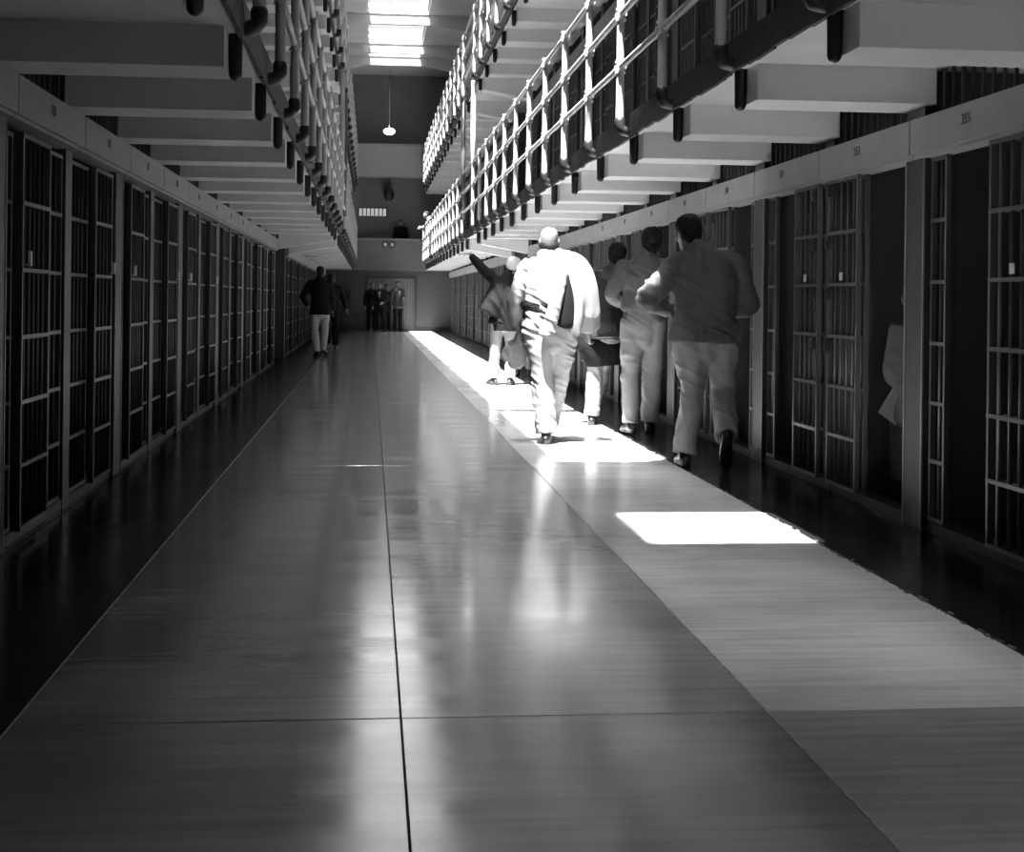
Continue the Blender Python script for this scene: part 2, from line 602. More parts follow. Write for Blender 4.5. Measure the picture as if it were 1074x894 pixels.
header_b = MB().box(-0.12, 0.03, 0.008, PITCH - 0.008, 2.03, 2.215).box(-0.10, 0.03, 0.008, PITCH - 0.008, 2.012, 2.03)
header_me, header_dark_me = header_b.mesh('lock_box', 'header'), header_b.mesh('lock_box', 'header_dark')
lock_me = MB().box(-0.045, -0.022, 0.02, 0.085, -0.1, -0.02).box(-0.052, -0.045, 0.035, 0.07, -0.08, -0.04).mesh('lock_plate', 'pillar_dark')
tag_me = MB().box(-0.028, -0.0225, 0, 0.05, 0, 0.05).mesh('paper_tag', 'paper')
handle_me = MB().box(-0.05, -0.022, -0.008, 0.008, 0.0, 0.012).box(-0.05, -0.036, -0.014, 0.014, 0.0, 0.075).mesh('door_handle', 'white')


def grille(root, name, u0, u1, x, detail, dark):
    w = u1 - u0
    if detail:
        g = link(name, rung_mesh(w, dark), root, (x, u0, 0))
        n = n_bars(w)
        for i in range(n):
            link('bar', bar_dark_me if dark else bar_me, g, (0, w * (i + 1) / (n + 1), 0))
    else:
        g = link(name, full_mesh(w, dark), root, (x, u0, 0))
    return g


def number_mesh(txt):
    cu = bpy.data.curves.new('number', 'FONT')
    cu.body = txt
    cu.size = 0.075
    cu.extrude = 0.001
    cu.align_x = 'CENTER'
    cu.align_y = 'CENTER'
    o = bpy.data.objects.new('number_tmp', cu)
    COL.objects.link(o)
    dg = bpy.context.evaluated_depsgraph_get()
    me = bpy.data.meshes.new_from_object(o.evaluated_get(dg))
    bpy.data.objects.remove(o)
    bpy.data.curves.remove(cu)
    me.materials.clear()
    me.materials.append(M['ink'])
    return me


def cell_front(side, tier, k, y0, idx):
    z = 0 if tier == 0 else SLAB_T + TIER * (tier - 1)
    right = side == 'r'
    if right:
        root = empty('cell_front', (BAR_R, y0, z))
        flip = (k % 2) == 1
    else:
        root = empty('cell_front', (BAR_L, y0 + PITCH, z), PI)
        flip = (k % 2) == 1
    detail = tier == 0 and ((right and -1 <= k <= 4) or (not right and -2 <= k <= 4))
    opened = right and tier == 0 and k <= 5
    special = right and tier == 0 and k == 0

    def sp(a, b):
        return (PITCH - b, PITCH - a) if flip else (a, b)
    # flip mirrors the cell: light pillar at local u = 0 (or at the far end)
    if right and flip:
        a, b = 1.30, 1.475
        thin, opening, fixed = (1.27, 1.47), (0.66, 1.25), (0.13, 0.66)
    elif right:
        thin, opening, fixed = (0.21, 0.42), (0.40, 0.95), (0.93, 1.465)
    elif flip:
        thin, opening, fixed = (1.22, 1.46), (0.66, 1.24), (0.13, 0.68)
    else:
        thin, opening, fixed = (0.21, 0.44), (0.42, 0.98), (0.94, 1.465)
    if not special:
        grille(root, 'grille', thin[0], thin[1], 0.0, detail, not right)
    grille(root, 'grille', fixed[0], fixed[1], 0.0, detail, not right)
    if opened:
        d = (fixed[0] + 0.0, fixed[0] + 0.52) if flip else (fixed[1] - 0.54, fixed[1] - 0.0)
    else:
        d = opening
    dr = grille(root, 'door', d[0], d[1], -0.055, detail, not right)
    link('transom', upper_mesh(), root)
    if tier == 0:
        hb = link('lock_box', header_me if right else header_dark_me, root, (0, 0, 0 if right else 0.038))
        if detail or (k < 7):
            num = (353 - 2 * k) if right else (135 + 2 * k)
            nm = link('number', number_mesh(str(num)), hb, (-0.1215, PITCH / 2 + 0.05, 2.135))
            nm.rotation_euler = (PI / 2, 0, -PI / 2)
        if detail:
            w = d[1] - d[0]
            for zz in ((2.0, 1.67, 1.34, 1.01) if right else ()):
                link('lock_plate', lock_me, dr, (0, w - 0.09 if not flip else 0.0, zz))
            if right:
                link('paper_tag', tag_me, dr, (0, w * 0.45, 1.365))
            else:
                link('door_handle', handle_me, dr, (0, 0.06 if not flip else w - 0.06, 1.36))
    else:
        link('lock_box', header_me if right else header_dark_me, root)
    tn = ['ground floor', 'second tier', 'third tier'][tier]
    sd = 'right' if right else 'left'
    st = 'barred cell front with open door' if opened else 'barred cell front with closed door'
    where = {0: 'along %s of floor', 1: 'behind %s lower railing', 2: 'behind %s upper railing'}[tier] % sd
    tag(root, '%s %s, %s from camera' % (st, where, ordinal(idx)), 'cell front',
        'cell fronts, %s, %s side' % (tn, sd))


for tier in range(3):
    for side, joints, gap, off in (('r', RJ, R_GAP, 3), ('l', LJ, L_GAP, 4)):
        idx = 0
        for i in range(len(joints) - 1):
            y0 = joints[i]
            if gap[0] - 0.1 < y0 < gap[1] - 0.2 or y0 + PITCH > EY:
                continue
            if tier and y0 < 6.0:
                continue
            if side == 'l' and y0 < 5.0 or side == 'r' and y0 < 4.0:
                continue
            cell_front(side, tier, i - off, y0, idx)
            idx += 1

# ================================================================== galleries and railings
beam_r = MB().box(2.012, BAR_R - 0.03, -0.19, 0.19, BEAM_B, SLAB_B + 0.02).mesh('beam', 'soffit')
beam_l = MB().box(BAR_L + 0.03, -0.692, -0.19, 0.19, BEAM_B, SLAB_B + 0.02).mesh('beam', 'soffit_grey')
# deeper sloping beams on either side of the cross aisle
cross_r = MB().prism([(2.02, SLAB_B + 0.02), (2.02, 2.25), (X_R - 0.006, 2.09), (X_R - 0.006, SLAB_B + 0.02)], 1, -0.2, 0.2).mesh('aisle_beam', 'soffit')
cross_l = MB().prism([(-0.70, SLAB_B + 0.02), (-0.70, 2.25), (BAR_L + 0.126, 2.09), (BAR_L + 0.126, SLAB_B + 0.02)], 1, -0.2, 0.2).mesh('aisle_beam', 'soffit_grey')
Z_POST, RAILS = 2.56, (0.44, 0.84, 1.25)


def post_mesh(top):
    b = MB()
    b.loft([(0, 0, 0), (0, 0, 0.25), (0, 0, top)], [0.034, 0.031, 0.029], n=12, flat0=True)
    for r in RAILS:
        b.cyl((0, 0, r - 0.05), (0, 0, r - 0.032), 0.041, 12)
        b.cyl((0, 0, r + 0.032), (0, 0, r + 0.05), 0.041, 12)
        b.cyl((0, -0.065, r), (0, -0.05, r), 0.038, 12)
        b.cyl((0, 0.05, r), (0, 0.065, r), 0.038, 12)
    me = b.mesh('post', 'rail')
    smooth_by_angle(me)
    return me


post_me = post_mesh(1.26)
# black iron elbow under each post, with the pipe strapped to the slab edge
br = MB()
br.loft([(0, 0, 0.03), (0, 0, -0.01), (0.02, 0, -0.04), (0.06, 0, -0.05), (0.14, 0, -0.05)], [0.043, 0.043, 0.042, 0.04, 0.04], side=(0, 1, 0), n=12)
br.box(0.075, 0.165, -0.045, 0.045, -0.08, 0.02)
br.loft([(0.11, 0, 0.03), (0.11, 0, -0.27)], [0.036, 0.032], side=(0, 1, 0), n=12, flat1=False)
bracket_me = br.mesh('bracket', 'black')
smooth_by_angle(bracket_me, 50)

TN = {1: 'lower', 2: 'upper'}
for tier in (1, 2):
    dz = TIER * (tier - 1)
    for side in 'rl':
        right = side == 'r'
        sd = 'right' if right else 'left'
        joints, gap = (RJ, R_GAP) if right else (LJ, L_GAP)
        g = empty('gallery', ((2.5 if right else -1.1), 20, SLAB_B + dz))
        inv = Matrix.Translation((-g.location.x, -g.location.y, -g.location.z))

        def put(name, me, y, x=0.0, z=0.0, parent=g, rz=0.0):
            o = link(name, me, parent, None, rz)
            o.location = Vector((x, y, z + dz)) - parent.location
            return o
        tag(g, '%s concrete %s gallery on cantilever beams along the %s cell row' % ('white' if right else 'grey', TN[tier], sd), 'gallery', 'cell house galleries')
        x0, x1 = (EDGE_R, BACK_R - 0.02) if right else (BACK_L + 0.02, EDGE_L)
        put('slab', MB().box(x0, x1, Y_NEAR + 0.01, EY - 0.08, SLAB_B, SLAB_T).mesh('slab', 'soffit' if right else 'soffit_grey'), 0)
        put('walkway', MB().box(x0 + 0.03, x1 - 0.03, Y_NEAR + 0.02, EY - 0.1, SLAB_T, SLAB_T + 0.008).mesh('walkway', 'walkway'), 0)  # dark layer added on the unseen slab top to cut bounced light
        # stained ragged edge strip
        fx = EDGE_R if right else EDGE_L
        fb = MB()
        yy = Y_NEAR + 0.02
        while yy < EY - 0.08:
            y2 = min(yy + random.uniform(0.12, 0.35), EY - 0.08)
            d = random.uniform(0.0, 0.02)
            fb.box(fx - 0.012, fx + 0.012, yy, y2, SLAB_B - 0.004 - d, SLAB_T + 0.006)
            yy = y2
        put('edge_strip', fb.mesh('edge_strip', 'fascia'), 0)
        for y in joints:
            if y > EY - 0.3:
                continue
            if in_gap(y, gap):
                continue
            at_gap = abs(y - gap[0]) < 0.1 or abs(y - gap[1]) < 0.1
            if at_gap:
                put('aisle_beam', cross_r if right else cross_l, y + 0.05)
            else:
                bo = put('beam', beam_r if right else beam_l, y + 0.05)
        # railing
        px = POST_R if right else POST_L
        r = empty('railing', (px, 20, Z_POST + dz))
        tag(r, 'white pipe railing with three rails along the %s %s gallery' % (sd, TN[tier]), 'railing', 'gallery railings')
        for h in RAILS:
            o = MB().loft([(0, Y_NEAR - 20, h), (0, EY - 20 - 0.12, h)], [0.024, 0.024], n=12, flat0=True, flat1=True).build('rail', 'rail', r, True)
        for y in joints:
            if in_gap(y, gap) or y > EY - 0.7:
                continue
            link('post', post_me, r, (0, y + 0.08 - 20, 0))
            link('bracket', bracket_me, r, (0, y + 0.08 - 20, 0), 0 if right else PI)
        if tier == 1:
            for y, m in ((gap[0] + 0.2, 'rail'), (gap[1] - 0.1, 'rail_dark')):
                MB().cyl((0, y - 20, 0.3), (0, y - 20, TIER - 0.1), 0.045, 12).build('standpipe', m, r, True)

# ================================================================== end of the corridor
# ground level wall with the gate
ew = MB()
gx0, gx1, gz = at_depth(383, 330, EY).x, at_depth(437, 330, EY).x, 2.06
ew.box(BAR_L, gx0, EY, EY + 0.2, 0, 2.27)
ew.box(gx1, BAR_R, EY, EY + 0.2, 0, 2.27)
ew.box(gx0, gx1, EY, EY + 0.2, gz, 2.27)
struct(ew.build('wall_gate', 'wall'))
struct(MB().box(BAR_L, gx0, EY - 0.025, EY, 0, 0.17).build('baseboard_end', 'pillar_dark'))
struct(MB().box(gx1, BAR_R, EY - 0.025, EY, 0, 0.17).build('baseboard_end', 'pillar_dark'))
gt = struct(empty('door_1', ((gx0 + gx1) / 2, EY, 0)))
gw = gx1 - gx0
fr = MB().box(-gw / 2, -gw / 2 + 0.09, -0.05, 0.15, 0, gz).box(gw / 2 - 0.09, gw / 2, -0.05, 0.15, 0, gz).box(-gw / 2, gw / 2, -0.05, 0.15, gz - 0.1, gz)
fr.build('door_frame', 'pillar_dark', gt)
for s in (0, 1):
    a, b = (-gw / 2 + 0.09, -0.01) if s == 0 else (0.01, gw / 2 - 0.09)
    lf = MB().box(a, b, 0.04, 0.06, 0, gz - 0.1)
    for zz in (0.05, 0.75, 1.45, gz - 0.16):
        lf.box(a, b, 0.0, 0.04, zz, zz + 0.06)
    lo = lf.build('door_leaf', 'wall_dark', gt)
    n = 8
    for i in range(n):
        x = a + (b - a) * (i + 0.5) / n
        MB().cyl((x, 0.01, 0.02), (x, 0.01, gz - 0.12), 0.013, 6).build('bar', 'steel', lo)
# conduit on the left end wall
p0 = at_depth(344, 318, EY - 0.05)
cd = MB().loft([p0, p0 + Vector((0, 0, -0.25)), p0 + Vector((0.12, 0, -0.36)), p0 + Vector((0.65, 0, -0.37)), p0 + Vector((1.35, 0, -0.36))], [0.02] * 5, side=(0, 1, 0), n=8).build('conduit', 'pillar_dark', None, True)
tag(cd, 'thin dark conduit bending along the left of the far wall', 'conduit')
p1 = at_depth(366.5, 308, EY - 0.06)
bx = MB().box(p1.x - 0.07, p1.x + 0.07, EY - 0.12, EY, p1.z - 0.2, p1.z + 0.2).box(p1.x - 0.055, p1.x + 0.055, EY - 0.135, EY - 0.12, p1.z - 0.17, p1.z + 0.17).build('switch_box', 'pillar_dark')
tag(bx, 'small dark switch box mounted on the far wall left of the gate', 'switch box')

# gun galleries across the end: solid parapets, dark recess behind
for lv, (z0, z1) in enumerate(((2.36, 3.48), (5.92, 7.05))):
    t = empty('end_gallery', (0.66, EY, z0))
    tag(t, ['solid grey parapet gallery above the gate at the far end', 'pale solid parapet gallery high on the far end wall'][lv], 'gallery', 'galleries across the far end')
    x0, x1 = BAR_L - 0.66, BAR_R - 0.66
    MB().box(x0, x1, -0.02, 0.10, 0, z1 - z0 - 0.07).build('parapet', 'parapet' if lv == 0 else 'parapet_pale', t)
    MB().box(x0, x1, -0.06, 0.14, z1 - z0 - 0.07, z1 - z0).build('coping', 'header', t)
    MB().box(x0, x1, -0.05, Y_END - EY - 0.07, 0.06 - 0.14, 0.06).build('deck', 'parapet' if lv == 0 else 'parapet_pale', t)
struct(MB().box(BACK_L, BACK_R, Y_END - 0.06, Y_END - 0.005, 2.45, 5.83).build('wall_recess', 'wall_dark'))
struct(MB().box(BACK_L, BACK_R, Y_END - 0.06, Y_END - 0.005, 6.0, Z_CEIL - 0.01).build('wall_recess', 'wall_dark'))
# lit strip window in the recess
a, b = at_depth(376, 226.5, Y_END - 0.07), at_depth(405.5, 219, Y_END - 0.07)
wv = struct(empty('window_20', ((a.x + b.x) / 2, Y_END - 0.07, (a.z + b.z) / 2)))
ww, wh = b.x - a.x, b.z - a.z
fr = MB().box(-ww / 2 - 0.04, ww / 2 + 0.04, -0.03, 0.01, wh / 2, wh / 2 + 0.04).box(-ww / 2 - 0.04, ww / 2 + 0.04, -0.03, 0.01, -wh / 2 - 0.04, -wh / 2)
for i in range(8):
    x = -ww / 2 + ww * i / 7
    fr.box(x - 0.02, x + 0.02, -0.03, 0.01, -wh / 2, wh / 2)
fr.build('window_frame', 'pillar_dark', wv)
for i in range(7):
    MB().box(-ww / 2 + ww * i / 7 + 0.02, -ww / 2 + ww * (i + 1) / 7 - 0.02, -0.008, 0.0, -wh / 2, wh / 2).build('pane', 'lit_pane', wv)

# lamps at the far end
p = at_depth(408.3, 138, 49.5)
lt = empty('pendant_lamp', (p.x, p.y, p.z))
MB().ball((0, 0, 0), (0.21, 0.21, 0.125), 20, 12).build('globe', 'lamp', lt, True)
MB().loft([(0, 0, 0.1), (0, 0, 0.2)], [0.08, 0.03], n=12).build('cap', 'black', lt, True)
MB().cyl((0, 0, 0.15), (0, 0, Z_CEIL - p.z), 0.006, 6).build('stem', 'rail_dark', lt)
tag(lt, 'bright white globe lamp hanging high before the far end wall', 'lamp')
p = at_depth(408, 200, 52.75)
lt = empty('pendant_lamp', (p.x, p.y, p.z))
MB().loft([(0, 0, -0.2), (0, 0, -0.12), (0, 0, 0.0), (0, 0, 0.16), (0, 0, 0.3)], [0.2, 0.21, 0.16, 0.07, 0.04], n=16).build('shade', 'black', lt, True)
MB().cyl((0, 0, 0.3), (0, 0, 5.85 - p.z), 0.012, 6).build('stem', 'black', lt)
tag(lt, 'dark unlit bell lamp hanging below the upper far gallery', 'lamp')
for k, px_ in enumerate((403.8, 411.2)):
    p = at_depth(px_, 256, EY - 0.3)
    lt = empty('wall_lamp', (p.x, p.y, p.z))
    MB().loft([(0, 0.30, 0.03), (0, 0.12, 0.05), (0, 0.05, 0.03)], [0.02, 0.02, 0.03], n=8).build('arm', 'black', lt, True)
    MB().loft([(0, 0.08, 0.06), (0, -0.02, 0.01), (0, -0.08, -0.02)], [0.05, 0.10, 0.125], n=14, flat1=True).build('shade', 'black', lt, True)
    MB().ball((0, -0.05, -0.01), 0.09, 12, 8).build('bulb', 'white', lt, True)
    tag(lt, ['left of two small spotlights on the lower far parapet', 'right of two small spotlights on the lower far parapet'][k], 'lamp', 'spotlights on the far parapet')
# ================================================================== people
def V(*a):
    return Vector(a)


def remesh(mb, name, m, voxel, smooth=3, amp=0.0, freq=(5, 5, 9), seed=0.0, shear=0.25, cross=0.5, zfade=None):
    """fuse overlapping closed shapes of mb into one continuous skin; amp adds cloth folds"""
    me0 = mb.mesh(name + '_raw')
    o = bpy.data.objects.new('tmp', me0)
    COL.objects.link(o)
    r = o.modifiers.new('r', 'REMESH')
    r.mode = 'VOXEL'
    r.voxel_size = voxel
    s = o.modifiers.new('s', 'SMOOTH')
    s.factor = 0.5
    s.iterations = smooth
    dg = bpy.context.evaluated_depsgraph_get()
    me = bpy.data.meshes.new_from_object(o.evaluated_get(dg))
    bpy.data.objects.remove(o)
    bpy.data.meshes.remove(me0)
    me.name = name
    if amp:
        n3 = noise.noise
        out = []
        off = Vector((seed * 7.3, seed * 3.1, seed * 5.7))
        for v in me.vertices:
            c, n = v.co, v.normal
            q = Vector(((c.x + c.z * shear) * freq[0], c.y * freq[1], (c.z - c.x * shear * 0.6) * freq[2])) + off
            w = Vector((n3(q * 0.6), n3(q * 0.6 + Vector((9, 2, 4))), 0)) * 0.5
            a = 1.0 - abs(n3(q + w)) * 2.6              # ridged: sharp crests, broad valleys
            q2 = Vector((c.x * 3.5 + off.y, c.y * 3.5, (c.z + c.x * 0.5) * 15))
            b = max(0.0, 1.0 - abs(n3(q2 + off * 2)) * 3.5) * cross
            k = 0.55 + 0.9 * n3(Vector((c.x * 4, c.y * 4, c.z * 3)) + off)   # folds come in bunches
            d = amp * max(0.1, k) * (a * 0.8 + b) - amp * 0.35
            if zfade:
                d *= zfade(c)
            out.append(c + n * d)
        for v, c in zip(me.vertices, out):
            v.co = c
    me.polygons.foreach_set('use_smooth', [True] * len(me.polygons))
    if m:
        me.materials.clear()
        me.materials.append(M[m])
    return me


def spl(pts, k=5):
    """Catmull-Rom resampling of tuples"""
    out = []
    n = len(pts)
    for i in range(n - 1):
        p0, p1, p2, p3 = pts[max(i - 1, 0)], pts[i], pts[i + 1], pts[min(i + 2, n - 1)]
        for j in range(k):
            t = j / k
            out.append(tuple(0.5 * (2 * b + (c - a) * t + (2 * a - 5 * b + 4 * c - d) * t * t + (3 * b - a - 3 * c + d) * t ** 3)
                             for a, b, c, d in zip(p0, p1, p2, p3)))
    out.append(tuple(pts[-1]))
    return out


def sloft(mb, rows, side=(1, 0, 0), n=20, k=5, **kw):
    """rows of (x, y, z, rx, ry)"""
    r = spl(rows, k)
    mb.loft([q[:3] for q in r], [(max(q[3], 0.002), max(q[4], 0.002)) for q in r], side, n, **kw)


DEF = dict(
    pel=(0, 0, 0.97), chest=(0, 0, 1.32), neck=(0, 0, 1.53), head=(0, 0.025, 1.675), hyaw=0.0, hpitch=0.0, hroll=0.0,
    shL=(-0.185, 0, 1.46), elL=(-0.245, -0.02, 1.16), wrL=(-0.25, 0.07, 0.91),
    shR=(0.185, 0, 1.46), elR=(0.245, -0.02, 1.16), wrR=(0.25, 0.07, 0.91),
    hpL=(-0.095, 0, 0.93), knL=(-0.10, 0.03, 0.50), anL=(-0.105, 0.0, 0.09), toL=(-0.12, 0.2),
    hpR=(0.095, 0, 0.93), knR=(0.10, 0.03, 0.50), anR=(0.105, 0.0, 0.09), toR=(0.12, 0.2),
    curl=0.5, girth=1.0, footL=0.0, footR=0.0, hdL=None, hdR=None)


def torso_rows(P, f=0.0, g=1.0, bottom=-0.13):
    pel, ch, nk = V(*P['pel']), V(*P['chest']), V(*P['neck'])
    up = (ch - pel).normalized()
    rows = []

    def add(c, rx, ry):
        rows.append((c.x, c.y, c.z, rx * g + f, ry * g + f))
    if bottom <= -0.12:
        add(pel + up * -0.13, 0.125, 0.095)
    add(pel + up * -0.06, 0.16, 0.115)
    add(pel + up * 0.03, 0.165, 0.118)
    add(pel.lerp(ch, 0.40), 0.148, 0.108)
    add(pel.lerp(ch, 0.72), 0.160, 0.118)
    add(ch, 0.176, 0.125)
    u2 = (nk - ch)
    add(ch + u2 * 0.42, 0.178, 0.112)
    add(ch + u2 * 0.70, 0.140, 0.088)
    add(ch + u2 * 0.95, 0.072, 0.066)
    return rows


def hand(mb, wr, el, sidevec, curl, s=1.0, d=None):
    d = (V(*wr) - V(*el)).normalized() if d is None else V(*d).normalized()
    w = V(*wr)
    sd = V(*sidevec)
    sd = (sd - d * sd.dot(d)).normalized()          # across the palm, towards the thumb
    nrm = d.cross(sd)
    if nrm.dot(V(0, 1, 0)) < 0 and abs(nrm.y) > 0.3:
        pass
    pe = w + d * 0.095 * s
    mb.loft([w - d * 0.01, w + d * 0.03 * s, w + d * 0.07 * s, pe], [(0.026 * s, 0.019 * s), (0.036 * s, 0.017 * s), (0.041 * s, 0.015 * s), (0.039 * s, 0.012 * s)], sd, 12)
    for i, (off, L) in enumerate(((0.030, 0.072), (0.010, 0.082), (-0.011, 0.076), (-0.031, 0.060))):
        b = pe + sd * off * s - d * 0.008
        a = 0.15 + curl * 0.5
        p = [b]
        ang = a
        for q in (0.42, 0.32, 0.26):
            p.append(p[-1] + (d * math.cos(ang) + nrm * math.sin(ang) + sd * off * 1.2) * L * q * s)
            ang += curl * 0.9
        mb.loft(p, [0.0092 * s, 0.0088 * s, 0.008 * s, 0.007 * s], sd, 8)
    b = w + d * 0.03 * s + sd * 0.028 * s
    t1 = b + (d * 0.6 + sd * 0.75 + nrm * 0.25).normalized() * 0.035 * s
    t2 = t1 + (d * 0.85 + sd * 0.3 + nrm * 0.4).normalized() * 0.032 * s
    t3 = t2 + (d * 0.95 + nrm * 0.4).normalized() * 0.025 * s
    mb.loft([b, t1, t2, t3], [0.014 * s, 0.0115 * s, 0.010 * s, 0.008 * s], nrm, 8)


def head_frame(P):
    R = (Matrix.Rotation(P['hyaw'], 3, 'Z') @ Matrix.Rotation(P['hpitch'], 3, 'X') @ Matrix.Rotation(P['hroll'], 3, 'Y'))
    return R


def xf(mb, R, c):
    mb.v = [tuple(R @ V(*p) + c) for p in mb.v]


def add_head(mb, P):
    h = MB()
    sloft(h, [(0, 0.052, -0.118, 0.030, 0.030), (0, 0.038, -0.095, 0.050, 0.056), (0, 0.018, -0.055, 0.064, 0.082), (0, 0.004, -0.01, 0.072, 0.096),
              (0, -0.004, 0.035, 0.076, 0.100), (0, -0.008, 0.070, 0.073, 0.096), (0, -0.011, 0.096, 0.062, 0.083), (0, -0.013, 0.113, 0.044, 0.060), (0, -0.014, 0.121, 0.022, 0.030)], n=22, k=3, flat1=True)
    h.loft([(0, 0.088, 0.018), (0, 0.104, -0.01), (0, 0.112, -0.03), (0, 0.096, -0.042)], [0.010, 0.012, 0.016, 0.013], n=8)
    h.ball((0, 0.084, 0.030), (0.046, 0.018, 0.011), 10, 6)
    h.ball((0, 0.089, -0.066), (0.024, 0.012, 0.009), 10, 6)
    h.ball((0, 0.082, -0.104), (0.022, 0.016, 0.014), 10, 6)
    for s in (-1, 1):
        h.ball((s * 0.044, 0.072, -0.022), (0.022, 0.018, 0.018), 10, 6)
        h.loft([(s * 0.072, -0.002, -0.036), (s * 0.082, -0.012, -0.012), (s * 0.084, -0.014, 0.012), (s * 0.076, -0.004, 0.026)],
               [(0.006, 0.009), (0.008, 0.016), (0.008, 0.018), (0.006, 0.010)], (1, 0, 0), 10)
    xf(h, head_frame(P), V(*P['head']))
    b = len(mb.v)
    mb.v += h.v
    mb.f += [tuple(i + b for i in f) for f in h.f]


def hair_mesh(P, style, voxel):
    h = MB()
    if style == 'cap':
        sloft(h, [(0, -0.006, 0.020, 0.096, 0.120), (0, -0.008, 0.07, 0.096, 0.120), (0, -0.012, 0.112, 0.084, 0.106), (0, -0.014, 0.138, 0.056, 0.072), (0, -0.014, 0.148, 0.024, 0.034)], n=22, k=3, flat1=True)
        h.loft([(0, 0.09, 0.045), (0, 0.16, 0.035)], [(0.07, 0.008), (0.055, 0.006)], (1, 0, 0), 12)
    elif style == 'afro':
        sloft(h, [(0, -0.055, -0.06, 0.058, 0.050), (0, -0.035, -0.03, 0.082, 0.072), (0, -0.022, 0.02, 0.092, 0.098), (0, -0.012, 0.07, 0.092, 0.108), (0, -0.012, 0.106, 0.078, 0.094), (0, -0.012, 0.130, 0.054, 0.066), (0, -0.012, 0.140, 0.025, 0.03)], n=22, k=3, flat1=True)
    else:
        sloft(h, [(0, -0.058, -0.065, 0.050, 0.040), (0, -0.040, -0.03, 0.074, 0.064), (0, -0.024, 0.02, 0.082, 0.088), (0, -0.012, 0.07, 0.080, 0.100), (0, -0.012, 0.102, 0.068, 0.087), (0, -0.012, 0.121, 0.048, 0.062), (0, -0.012, 0.129, 0.022, 0.03)], n=22, k=3, flat1=True)
    xf(h, head_frame(P), V(*P['head']))
    return remesh(h, 'hair' if style != 'cap' else 'cap', 'hair' if style != 'cap' else 'white', voxel, 2, 0.004 if style != 'cap' else 0.0, (40, 40, 40))


def foot_pts(an, to, lift):
    a = V(*an)
    d = V(to[0] - an[0], to[1] - an[1], 0).normalized()
    if lift:                                            # heel raised: toes point down by lift radians
        d = (d * math.cos(lift) + V(0, 0, -math.sin(lift))).normalized()
    upv = V(0, 0, 1)
    s = d.cross(upv).normalized()
    n = s.cross(d)
    return a, d, n, s


def shoe_mesh(an, to, lift, voxel):
    a, d, n, s = foot_pts(an, to, lift)
    mb = MB()
    base = a - n * 0.09

    def pt(f, u):
        return base + d * f + n * u
    mb.loft([pt(-0.065, 0.042), pt(-0.03, 0.048), pt(0.03, 0.052), pt(0.10, 0.043), pt(0.16, 0.034), pt(0.20, 0.028)],
            [(0.034, 0.038), (0.037, 0.046), (0.040, 0.046), (0.047, 0.036), (0.046, 0.027), (0.034, 0.020)], s, 14)
    mb.loft([a + V(0, 0, 0.03), pt(-0.02, 0.06)], [0.042, 0.045], s, 12)
    mb.loft([pt(-0.075, 0.014), pt(0.0, 0.013), pt(0.10, 0.012), pt(0.17, 0.012), pt(0.225, 0.012)], [(0.036, 0.014), (0.040, 0.013), (0.050, 0.012), (0.048, 0.012), (0.025, 0.012)], s, 12)
    return remesh(mb, 'shoe', 'shoe', voxel, 2)


